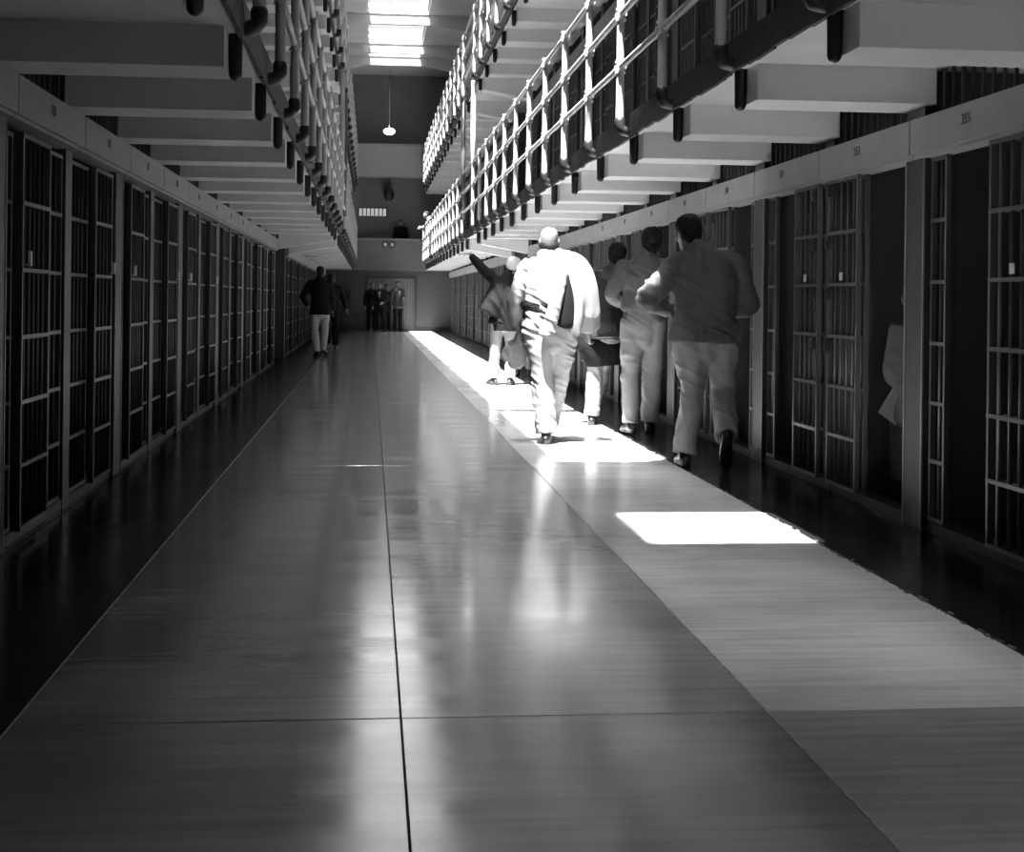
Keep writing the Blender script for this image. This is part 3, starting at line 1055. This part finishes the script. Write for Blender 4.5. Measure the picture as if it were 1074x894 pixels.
def person(label, group, loc, rz, scale, pose, skin='skin_light', hair='short', top='shirt', top_m='shirt_grey', bot_m='trouser_grey',
           fine=True, belt=False, hem=-0.06, flare=0.0, seed=1.0, fold=0.010, legw=1.0, legcross=0.5, arm=0.0):
    P = dict(DEF)
    P.update(pose)
    g = P['girth']
    vox = 0.0085 if fine else 0.016
    cv = 0.0105 if fine else 0.018
    # ---- body: one continuous skin
    b = MB()
    sloft(b, torso_rows(P, 0.0, g * 0.94), n=24)
    nk, hd = V(*P['neck']), V(*P['head'])
    b.loft([nk - V(0, 0, 0.06), nk, hd + V(0, -0.02, -0.06)], [0.066, 0.060 * (0.5 + 0.5 * g), 0.057 * (0.5 + 0.5 * g)], n=16)
    add_head(b, P)
    for s in 'LR':
        sg = -1 if s == 'L' else 1
        sh, el, wr = P['sh' + s], P['el' + s], P['wr' + s]
        m1 = V(*sh).lerp(V(*el), 0.45)
        m2 = V(*el).lerp(V(*wr), 0.3)
        b.loft([sh, m1, el, m2, wr], [0.052, 0.046, 0.038, 0.040, 0.026], (0, 1, 0), 14)
        b.loft([V(*P['neck']) + V(0, 0, -0.03), V(*sh) + V(0, 0, 0.005)], [0.05, 0.05], (0, 1, 0), 14)
        hand(b, wr, el, (-sg * 0.5, 0.85, 0.1), P['curl'], 1.0, P['hd' + s])
        hp, kn, an = P['hp' + s], P['kn' + s], P['an' + s]
        m1 = V(*hp).lerp(V(*kn), 0.5)
        m2 = V(*kn).lerp(V(*an), 0.35) + V(0, -0.012, 0)
        b.loft([hp, m1, kn, m2, an], [0.078 * g, 0.066 * g, 0.050, 0.050, 0.034], (1, 0, 0), 14)
        a, d, n, sd = foot_pts(P['an' + s], P['to' + s], P['foot' + s])
        b.loft([a, a - n * 0.045 + d * 0.03, a - n * 0.06 + d * 0.13], [0.032, 0.034, 0.026], sd, 10)
    me = remesh(b, 'person', skin, vox, 2)
    me.materials.append(M['eye'])
    me.materials.append(M['lip'])
    Rinv = head_frame(P).inverted()
    hc = V(*P['head'])
    for p in me.polygons:
        q = Rinv @ (p.center - hc)
        if q.y > 0.05:
            if abs(abs(q.x) - 0.032) < 0.013 and abs(q.z - 0.008) < 0.007:
                p.material_index = 1
            elif abs(q.x) < 0.023 and abs(q.z + 0.066) < 0.007:
                p.material_index = 2
    body = link('person', me, None, loc, rz)
    body.scale = (scale,) * 3
    tag(body, label, 'person', group)
    # ---- trousers
    t = MB()
    rows = [r for r in torso_rows(P, 0.016, g)][:3]
    pel, ch = V(*P['pel']), V(*P['chest'])
    wz = pel + (ch - pel).normalized() * (max(hem, -0.02) + 0.13)
    rows.append((wz.x, wz.y, wz.z, 0.150 * g + 0.020, 0.110 * g + 0.020))
    sloft(t, rows, n=24, flat1=True)
    for s in 'LR':
        hp, kn, an = V(*P['hp' + s]), V(*P['kn' + s]), V(*P['an' + s])
        lw = legw
        end = an + (an - kn).normalized() * -0.005
        pts = [tuple(hp + V(0, 0, 0.03)) + (0.108 * g * lw, 0.112 * g * lw), tuple(hp.lerp(kn, 0.35)) + (0.098 * g * lw, 0.104 * g * lw),
               tuple(hp.lerp(kn, 0.75)) + (0.083 * lw, 0.086 * lw), tuple(kn) + (0.079 * lw, 0.080 * lw),
               tuple(kn.lerp(an, 0.45)) + (0.078 * lw, 0.078 * lw), tuple(kn.lerp(an, 0.85)) + (0.076 * lw, 0.078 * lw), tuple(end) + (0.078 * lw, 0.086 * lw)]
        sloft(t, pts, n=20, flat1=True)
    tr = remesh(t, 'trousers', bot_m, cv, 2, fold, (9, 9, 4.5), seed, 0.3, legcross)
    link('trousers', tr, body)
    for s in 'LR':
        link('shoe', shoe_mesh(P['an' + s], P['to' + s], P['foot' + s], 0.009 if fine else 0.014), body)
    # ---- shirt or jacket
    j = MB()
    infl = 0.022 if top == 'shirt' else 0.034
    rows = torso_rows(P, infl, g)
    pel, ch = V(*P['pel']), V(*P['chest'])
    up = (ch - pel).normalized()
    if top == 'shirt':
        rows = [(*(pel + up * (hem + 0.10)), 0.150 * g + infl * 0.6, 0.110 * g + infl * 0.6), (*(pel + up * (hem + 0.14)), 0.170 * g + infl + 0.006, 0.128 * g + infl + 0.006)] + rows[5 if hem > 0.03 else 4:]
    else:
        rows = [(*(pel + up * hem), 0.172 * g + infl + flare, 0.125 * g + infl + flare), (*(pel + up * (hem + 0.05)), 0.176 * g + infl + flare, 0.128 * g + infl + flare)] + [r for r in rows[2:] if r[2] > pel.z + hem + 0.1]
    sloft(j, rows, n=26, flat0=True)
    for s in 'LR':
        sh, el, wr = V(*P['sh' + s]), V(*P['el' + s]), V(*P['wr' + s])
        e = (0.004 if top == 'shirt' else 0.008) + arm
        pts = [tuple(sh) + (0.072 + e, 0.074 + e), tuple(sh.lerp(el, 0.5)) + (0.066 + e, 0.068 + e), tuple(el) + (0.059 + e, 0.061 + e),
               tuple(el.lerp(wr, 0.5)) + (0.053 + e, 0.055 + e), tuple(el.lerp(wr, 0.93)) + (0.040 + e, 0.040 + e)]
        sloft(j, pts, (0, 1, 0), n=18, flat1=True)
        j.loft([V(*P['neck']) + V(0, 0, -0.045), sh + V(0, 0, 0.004)], [0.062 + e, 0.064 + e], (0, 1, 0), 16)
    nm = 'shirt' if top == 'shirt' else 'jacket'
    js = link(nm, remesh(j, nm, top_m, cv, 2, fold, (9, 9, 3.5), seed + 3, 0.3, 0.6), body)
    c = MB()
    c.loft([V(*P['neck']) + V(0, -0.004, -0.022), V(*P['neck']) + V(0, 0.0, 0.012), V(*P['neck']) + V(0, 0.006, 0.034)], [(0.094, 0.088), (0.084, 0.078), (0.072, 0.070)], n=18)
    link('collar', remesh(c, 'collar', top_m, 0.009 if fine else 0.016, 2), js)
    if belt:
        bb = MB()
        q = pel + up * (hem + 0.115)
        n = 28
        for k in range(n):
            a0, a1 = 2 * PI * k / n, 2 * PI * (k + 1) / n
            rx, ry = 0.156 * g + 0.026, 0.114 * g + 0.026
            bb.loft([q + V(rx * math.cos(a0), ry * math.sin(a0), 0), q + V(rx * math.cos(a1), ry * math.sin(a1), 0)], [(0.006, 0.019)] * 2, (0, 0, 1), 8) if False else \
                bb.loft([q + V(rx * math.cos(a0), ry * math.sin(a0), 0), q + V(rx * math.cos(a1), ry * math.sin(a1), 0)], [(0.019, 0.006)] * 2, (0, 0, 1), 8)
        bb.build('belt', 'belt', body, True)
    if hair:
        link('cap' if hair == 'cap' else 'hair', hair_mesh(P, 'short' if hair == 'cap' else hair, 0.008 if fine else 0.014), body)
        if hair == 'cap':
            body.children[-1].name = 'hair'
            link('cap', hair_mesh(P, 'cap', 0.008 if fine else 0.014), body)
    return body, P


# --- 1: man walking away in the sun, shirt, a jacket slung over his right shoulder
g1 = on_floor(574, 465)
walk1 = dict(girth=1.12, pel=(0.01, 0, 0.97), chest=(0.005, 0.0, 1.31), neck=(0.0, 0.02, 1.535), head=(0.0, 0.05, 1.675), hpitch=-0.12,
             shL=(-0.19, 0.0, 1.46), elL=(-0.295, -0.04, 1.17), wrL=(-0.245, 0.08, 0.95),
             shR=(0.20, 0.0, 1.46), elR=(0.31, -0.02, 1.18), wrR=(0.33, 0.08, 0.93),
             hpL=(-0.085, 0.0, 0.93), knL=(-0.045, -0.01, 0.50), anL=(-0.015, -0.05, 0.085), toL=(0.01, 0.2),
             hpR=(0.105, 0.0, 0.93), knR=(0.105, 0.16, 0.52), anR=(0.05, 0.42, 0.14), toR=(0.06, 0.7), footR=-0.25, curl=0.9)
man, P1 = person('balding man in white shirt walking away in sunlight, jacket slung over his shoulder', None, (g1.x, g1.y, 0), -0.06, 1.025, walk1,
                 hair=None, top='shirt', top_m='shirt_white', bot_m='trouser_light', belt=True, hem=0.055, seed=2.0, fold=0.023, legw=1.10, legcross=0.85)
# fringe of short hair round the back of the balding head
h = MB()
for k in range(15):
    a = PI + PI * (k / 14.0) * 1.0
    h.ball((0.074 * math.cos(a), 0.004 + 0.094 * math.sin(a), -0.020 - 0.022 * abs(math.sin(a))), (0.012, 0.013, 0.034), 8, 6)
xf(h, head_frame(P1), V(*P1['head']))
link('hair', remesh(h, 'hair', 'hair', 0.007, 2), man)
jk = MB()
sloft(jk, [(0.075, 0.00, 1.545, 0.075, 0.10), (0.13, -0.005, 1.50, 0.125, 0.135), (0.20, -0.01, 1.42, 0.155, 0.150), (0.265, -0.01, 1.28, 0.145, 0.150), (0.315, 0.0, 1.12, 0.115, 0.130), (0.345, 0.02, 0.99, 0.090, 0.105), (0.355, 0.03, 0.955, 0.085, 0.10)], n=24, flat1=True)
sloft(jk, [(0.06, -0.10, 1.50, 0.10, 0.05), (0.10, -0.13, 1.40, 0.12, 0.045), (0.21, -0.13, 1.25, 0.07, 0.045), (0.235, -0.13, 1.08, 0.05, 0.04), (0.18, -0.13, 0.97, 0.09, 0.035), (0.16, -0.13, 0.93, 0.10, 0.03)], n=20, flat1=True)
link('slung_jacket', remesh(jk, 'slung_jacket', 'shirt_white', 0.0105, 2, 0.016, (9, 9, 2.0), 5.0, 0.1, 0.0), man)
sv = MB()
sloft(sv, [(0.075, -0.165, 1.42, 0.07, 0.035), (0.055, -0.185, 1.25, 0.062, 0.035), (0.02, -0.19, 1.08, 0.058, 0.035), (-0.015, -0.185, 0.96, 0.060, 0.036), (-0.03, -0.18, 0.90, 0.062, 0.038)], n=18, flat1=True)
link('jacket_sleeve', remesh(sv, 'jacket_sleeve', 'shirt_white', 0.009, 2, 0.012, (12, 12, 4), 8.0, 0.3, 1.2), man)
ln = MB()
sloft(ln, [(0.14, -0.155, 1.40, 0.015, 0.02), (0.15, -0.165, 1.22, 0.045, 0.022), (0.13, -0.165, 1.04, 0.07, 0.022), (0.12, -0.16, 0.98, 0.07, 0.02)], n=14)
link('jacket_lining', remesh(ln, 'jacket_lining', 'coat_dark', 0.009, 2), man)
# bundle of cloth in his left hand
bd = MB()
c0 = V(-0.235, 0.12, 0.86)
sloft(bd, [(-0.245, 0.10, 0.92, 0.03, 0.025), (-0.25, 0.11, 0.85, 0.065, 0.045), (-0.265, 0.12, 0.76, 0.095, 0.06), (-0.26, 0.12, 0.71, 0.09, 0.055), (-0.25, 0.12, 0.67, 0.075, 0.05)], n=22)
sloft(bd, [(-0.25, 0.11, 0.88, 0.04, 0.03), (-0.32, 0.10, 0.80, 0.05, 0.04), (-0.35, 0.10, 0.73, 0.045, 0.04)], n=16)
bo = link('cloth_bundle', remesh(bd, 'cloth_bundle', 'trouser_grey', 0.0095, 2, 0.026, (13, 13, 3), 4.0, 0.3, 0.3), None, (g1.x, g1.y, 0), -0.06)
tag(bo, 'crumpled pale cloth bundle hanging from the balding man\'s left hand', 'cloth')

# --- 2: man pointing to the left in a dark flaring coat and white cap
g2 = on_floor(527, 404)
pose2 = dict(pel=(0.02, 0, 0.97), chest=(0.03, 0.02, 1.32), neck=(0.075, 0.03, 1.53), head=(0.135, 0.05, 1.66), hroll=0.25, hyaw=-0.5,
             shL=(-0.12, 0.0, 1.47), elL=(-0.33, 0.0, 1.66), wrL=(-0.47, 0.02, 1.83), curl=0.2, hdL=(-1, 0.1, 0.05),
             shR=(0.22, 0.02, 1.44), elR=(0.27, 0.1, 1.17), wrR=(0.2, 0.3, 1.10),
             hpL=(-0.085, 0, 0.93), knL=(-0.105, 0.02, 0.50), anL=(-0.125, 0.0, 0.09), toL=(-0.19, 0.2),
             hpR=(0.10, 0, 0.93), knR=(0.105, 0.03, 0.50), anR=(0.105, -0.03, 0.09), toR=(0.17, 0.2))
pm, P2 = person('man in dark coat and white cap pointing left with outstretched arm', None, (g2.x, g2.y, 0), 0.0, 1.02, pose2,
                skin='skin_light', hair='cap', top='jacket', top_m='coat_dark', bot_m='trouser_mid', hem=-0.12, flare=0.02, seed=4.0, fold=0.014)
ct = MB()
sloft(ct, [(-0.03, -0.02, 1.40, 0.16, 0.15), (-0.07, -0.03, 1.22, 0.18, 0.16), (-0.13, -0.04, 1.08, 0.20, 0.16), (-0.19, -0.05, 0.98, 0.20, 0.15)], n=24, flat1=True)
sloft(ct, [(0.02, -0.02, 1.30, 0.18, 0.16), (0.03, -0.03, 1.0, 0.20, 0.17), (0.04, -0.03, 0.76, 0.20, 0.17)], n=24, flat1=True)
link('coat_skirt', remesh(ct, 'coat_skirt', 'coat_dark', 0.011, 2, 0.028, (9, 9, 1.6), 1.0, 0.35, 0.0), pm)

# --- 2b: man beyond him, mostly hidden behind the walking man
g = on_floor(549, 394)
person('man in dark jacket mostly hidden behind the walking man, light trouser legs showing', None, (g.x, g.y, 0), -0.1, 1.0,
       dict(anL=(-0.10, -0.02, 0.09), elR=(0.26, 0.05, 1.17), wrR=(0.18, 0.2, 1.05)), skin='skin_dark', top='jacket', top_m='coat_dark', bot_m='trouser_light', fine=False, seed=5.0)

# --- 3: man in a dark leather jacket with a black coat over his arm
g3 = on_floor(634, 446)
pose3 = dict(pel=(0.02, 0, 0.97), chest=(0.03, 0.05, 1.31), neck=(0.07, 0.10, 1.52), head=(0.12, 0.15, 1.66), hpitch=-0.25, hyaw=-0.4,
             shL=(-0.14, 0.04, 1.45), elL=(-0.25, 0.02, 1.17), wrL=(-0.20, 0.2, 0.98), shR=(0.23, 0.06, 1.45), elR=(0.26, 0.1, 1.16), wrR=(0.18, 0.3, 1.05),
             hpL=(-0.09, 0, 0.93), knL=(-0.10, 0.02, 0.50), anL=(-0.125, 0.0, 0.09), toL=(-0.11, 0.22), hpR=(0.10, 0, 0.93), knR=(0.0, 0.30, 0.56), anR=(-0.10, 0.42, 0.13), toR=(-0.08, 0.65))
pl, P3 = person('man in dark leather jacket between the walking man and the man in grey shirt', None, (g3.x, g3.y, 0), -0.12, 1.0, pose3,
                skin='skin_dark', hair='afro', top='jacket', top_m='leather', bot_m='trouser_light', hem=-0.14, flare=0.03, seed=6.0, fold=0.014)
cc = MB()
sloft(cc, [(-0.17, 0.12, 0.98, 0.14, 0.09), (-0.10, 0.05, 0.86, 0.20, 0.13), (-0.02, 0.02, 0.72, 0.22, 0.15), (0.0, 0.02, 0.58, 0.20, 0.14)], n=22, flat1=True)
sloft(cc, [(-0.29, 0.10, 1.00, 0.07, 0.06), (-0.24, 0.05, 0.88, 0.10, 0.07), (-0.14, 0.04, 0.76, 0.12, 0.08)], n=18)
co = link('coat', remesh(cc, 'coat', 'coat_dark', 0.011, 2, 0.018, (9, 9, 2.5), 3.0, 0.2, 0.2), None, (g3.x, g3.y, 0), -0.12)
tag(co, 'black coat hanging from the arm of the man in leather jacket', 'coat')

# --- 4: man in a grey work shirt, seen from behind
g4 = on_floor(672, 456)
pose4 = dict(pel=(0.0, 0, 0.98), chest=(0.02, 0.03, 1.33), neck=(0.06, 0.07, 1.54), head=(0.085, 0.10, 1.685), hpitch=-0.15,
             shL=(-0.16, 0.03, 1.46), elL=(-0.275, -0.02, 1.22), wrL=(-0.16, 0.20, 1.14), shR=(0.22, 0.03, 1.46), elR=(0.30, 0.02, 1.2), wrR=(0.18, 0.22, 1.12),
             hpL=(-0.085, 0, 0.94), knL=(-0.09, 0.02, 0.52), anL=(-0.09, -0.02, 0.10), toL=(-0.14, 0.18), hpR=(0.10, 0, 0.94), knR=(0.11, 0.12, 0.52), anR=(0.09, 0.14, 0.10), toR=(0.12, 0.36), curl=0.8)
person('man in tucked grey work shirt and grey trousers, back turned, beside the cells', None, (g4.x, g4.y, 0), -0.1, 1.045, pose4,
       skin='skin_dark', hair='afro', top='shirt', top_m='shirt_grey', bot_m='trouser_mid', belt=False, hem=-0.02, seed=7.0, fold=0.021, legw=1.08, legcross=0.6)

# --- 5: man in a denim jacket, elbows out, right heel lifted
g5 = on_floor(735, 490)
pose5 = dict(girth=1.22, pel=(0.02, 0, 0.97), chest=(0.03, 0.03, 1.31), neck=(-0.02, 0.10, 1.52), head=(-0.085, 0.16, 1.655), hpitch=-0.25, hyaw=0.45,
             shL=(-0.19, 0.02, 1.43), elL=(-0.385, -0.04, 1.18), wrL=(-0.22, 0.20, 1.10), shR=(0.245, 0.02, 1.42), elR=(0.33, 0.02, 1.15), wrR=(0.18, 0.24, 1.08),
             hpL=(-0.075, 0, 0.93), knL=(-0.055, 0.06, 0.50), anL=(-0.115, 0.02, 0.09), toL=(-0.13, 0.24),
             hpR=(0.12, 0, 0.93), knR=(0.165, 0.08, 0.53), anR=(0.13, -0.30, 0.24), toR=(0.16, 0.0), footR=1.0, curl=0.9)
person('man in denim jacket and grey trousers stepping away, elbows out, nearest the camera', None, (g5.x, g5.y, 0), -0.1, 1.045, pose5,
       skin='skin_dark', hair='afro', top='jacket', top_m='denim', bot_m='trouser_grey', hem=-0.10, flare=0.01, seed=8.0, fold=0.020, legw=1.10, legcross=0.6, arm=0.008)

# --- 6: man sitting just inside the open cell, side on
pb = V(3.36, 8.05, 0)
seat = dict(pel=(0, 0, 0.60), chest=(0, 0.05, 0.92), neck=(-0.03, 0.09, 1.12), head=(-0.07, 0.14, 1.25), hpitch=-0.2,
            shL=(-0.16, 0.06, 1.05), elL=(-0.20, 0.02, 0.80), wrL=(-0.12, 0.22, 0.72), shR=(0.18, 0.06, 1.05), elR=(0.25, -0.02, 0.80), wrR=(0.20, 0.2, 0.70),
            hpL=(-0.09, 0.02, 0.57), knL=(-0.12, 0.44, 0.52), anL=(-0.12, 0.42, 0.09), toL=(-0.13, 0.65), hpR=(0.09, 0.02, 0.57), knR=(0.12, 0.44, 0.52), anR=(0.12, 0.42, 0.09), toR=(0.13, 0.65))
person('man sitting just inside the open cell, holding a paper', None, tuple(pb), -0.3, 1.0, seat, skin='skin_dark', hair='short', top='shirt', top_m='shirt_grey', bot_m='denim', hem=-0.02, seed=9.0)
st = empty('stool', (pb.x + 0.03, pb.y, 0))
MB().loft([(0, 0, 0.405), (0, 0, 0.43)], [0.17, 0.17], n=20, flat0=True, flat1=True).build('seat', 'steel', st)
for a in range(4):
    c, d = math.cos(a * PI / 2 + 0.78), math.sin(a * PI / 2 + 0.78)
    MB().cyl((0.12 * c, 0.12 * d, 0.41), (0.17 * c, 0.17 * d, 0.0), 0.012, 8).build('leg', 'steel', st)
tag(st, 'round steel stool under the man sitting in the open cell', 'stool')
pp = MB().prism([(-0.09, -0.13), (0.09, -0.13), (0.09, 0.13), (0.02, 0.14), (-0.09, 0.13)], 1, -0.002, 0.002).build('sheet_of_paper', 'paper', None)
pp.location = (3.25, 8.27, 0.62)
pp.rotation_euler = (0.25, 0.5, 0.5)
tag(pp, 'white sheet of paper in the hand of the man in the cell', 'paper')

# --- 7: pair walking away by the left cells
g = on_floor(335, 374)
person('man in black jacket and grey trousers walking along the left cells', None, (g.x, g.y, 0), 0.05, 1.04,
       dict(elL=(-0.34, 0.0, 1.2), wrL=(-0.24, 0.14, 1.0), knR=(0.10, 0.16, 0.52), anR=(0.07, 0.30, 0.13), anL=(-0.05, -0.05, 0.09), curl=0.7), skin='skin_dark', top='jacket', top_m='coat_dark', bot_m='trouser_grey', fine=False, seed=10.0, hem=-0.14)
g = on_floor(347, 366)
pp2, _ = person('man in dark clothes walking right of the man in black jacket by left cells', None, (g.x, g.y, 0), 0.0, 1.0,
                dict(elR=(0.30, 0.02, 1.17), wrR=(0.36, 0.10, 0.94), knL=(-0.10, 0.16, 0.52), anL=(-0.07, 0.30, 0.13), curl=0.5), skin='skin_light', top='jacket', top_m='coat_dark', bot_m='coat_dark', fine=False, seed=11.0, hem=-0.14)

# --- 8: group standing at the gate, facing the camera
gate = [(389.5, 345, 1.0, 0.25, 'man in dark suit at far left of the group by the gate', 'coat_dark', 'coat_dark', 0),
        (398.5, 345.5, 1.0, -0.2, 'man in dark suit with white shirt front, second in the gate group', 'coat_dark', 'coat_dark', 1),
        (405.0, 344.5, 0.97, 0.5, 'man half hidden in the middle of the gate group', 'coat_dark', 'coat_dark', 0),
        (417.0, 345, 1.03, 0.4, 'tall man in dark coat at the right of the gate group', 'leather', 'coat_dark', 1)]
for i, (x, y, s, a, lab, tm, bm_, wf) in enumerate(gate):
    g = at_depth(x, y, (50.6, 49.9, 51.3, 50.6)[i])
    pr, PP_ = person(lab, 'men standing at the far gate', (g.x, g.y, 0), PI + a, s, dict(elL=(-0.25, 0.02, 1.18), wrL=(-0.14, 0.2, 1.02 + 0.05 * i)), skin='skin_light', hair='short', top='jacket', top_m=tm, bot_m=bm_, fine=False, seed=12.0 + i, hem=-0.12)
    if wf:
        MB().prism([(-0.05, 1.46), (0.05, 1.46), (0.0, 1.22)], 1, 0.135, 0.162).build('shirt_front', 'shirt_white', pr)

# --- 9: officer in a white shirt leaning on the far end of the right lower railing
q = at_depth(446, 240, 49.6)
person('officer in white shirt leaning on the far end of right lower railing', None, (2.27, 49.6, SLAB_T + 0.01), PI / 2 + 0.1, 1.0,
       dict(chest=(0, 0.12, 1.28), neck=(0, 0.25, 1.45), head=(0, 0.33, 1.58), shL=(-0.18, 0.2, 1.39), shR=(0.18, 0.2, 1.39), elL=(-0.24, 0.33, 1.14), wrL=(-0.14, 0.52, 1.12), elR=(0.24, 0.33, 1.14), wrR=(0.14, 0.5, 1.10)),
       skin='skin_light', top='shirt', top_m='shirt_white', bot_m='coat_dark', fine=False, seed=20.0, hem=-0.02)
# --- 10: guard behind the lower parapet of the far end
q = at_depth(420.5, 235, 52.9)
person('guard in dark uniform standing behind the lower far parapet', None, (q.x, 52.85, 2.42), PI, 1.0, dict(), skin='skin_light', top='jacket', top_m='coat_dark', bot_m='coat_dark', fine=False, seed=21.0)
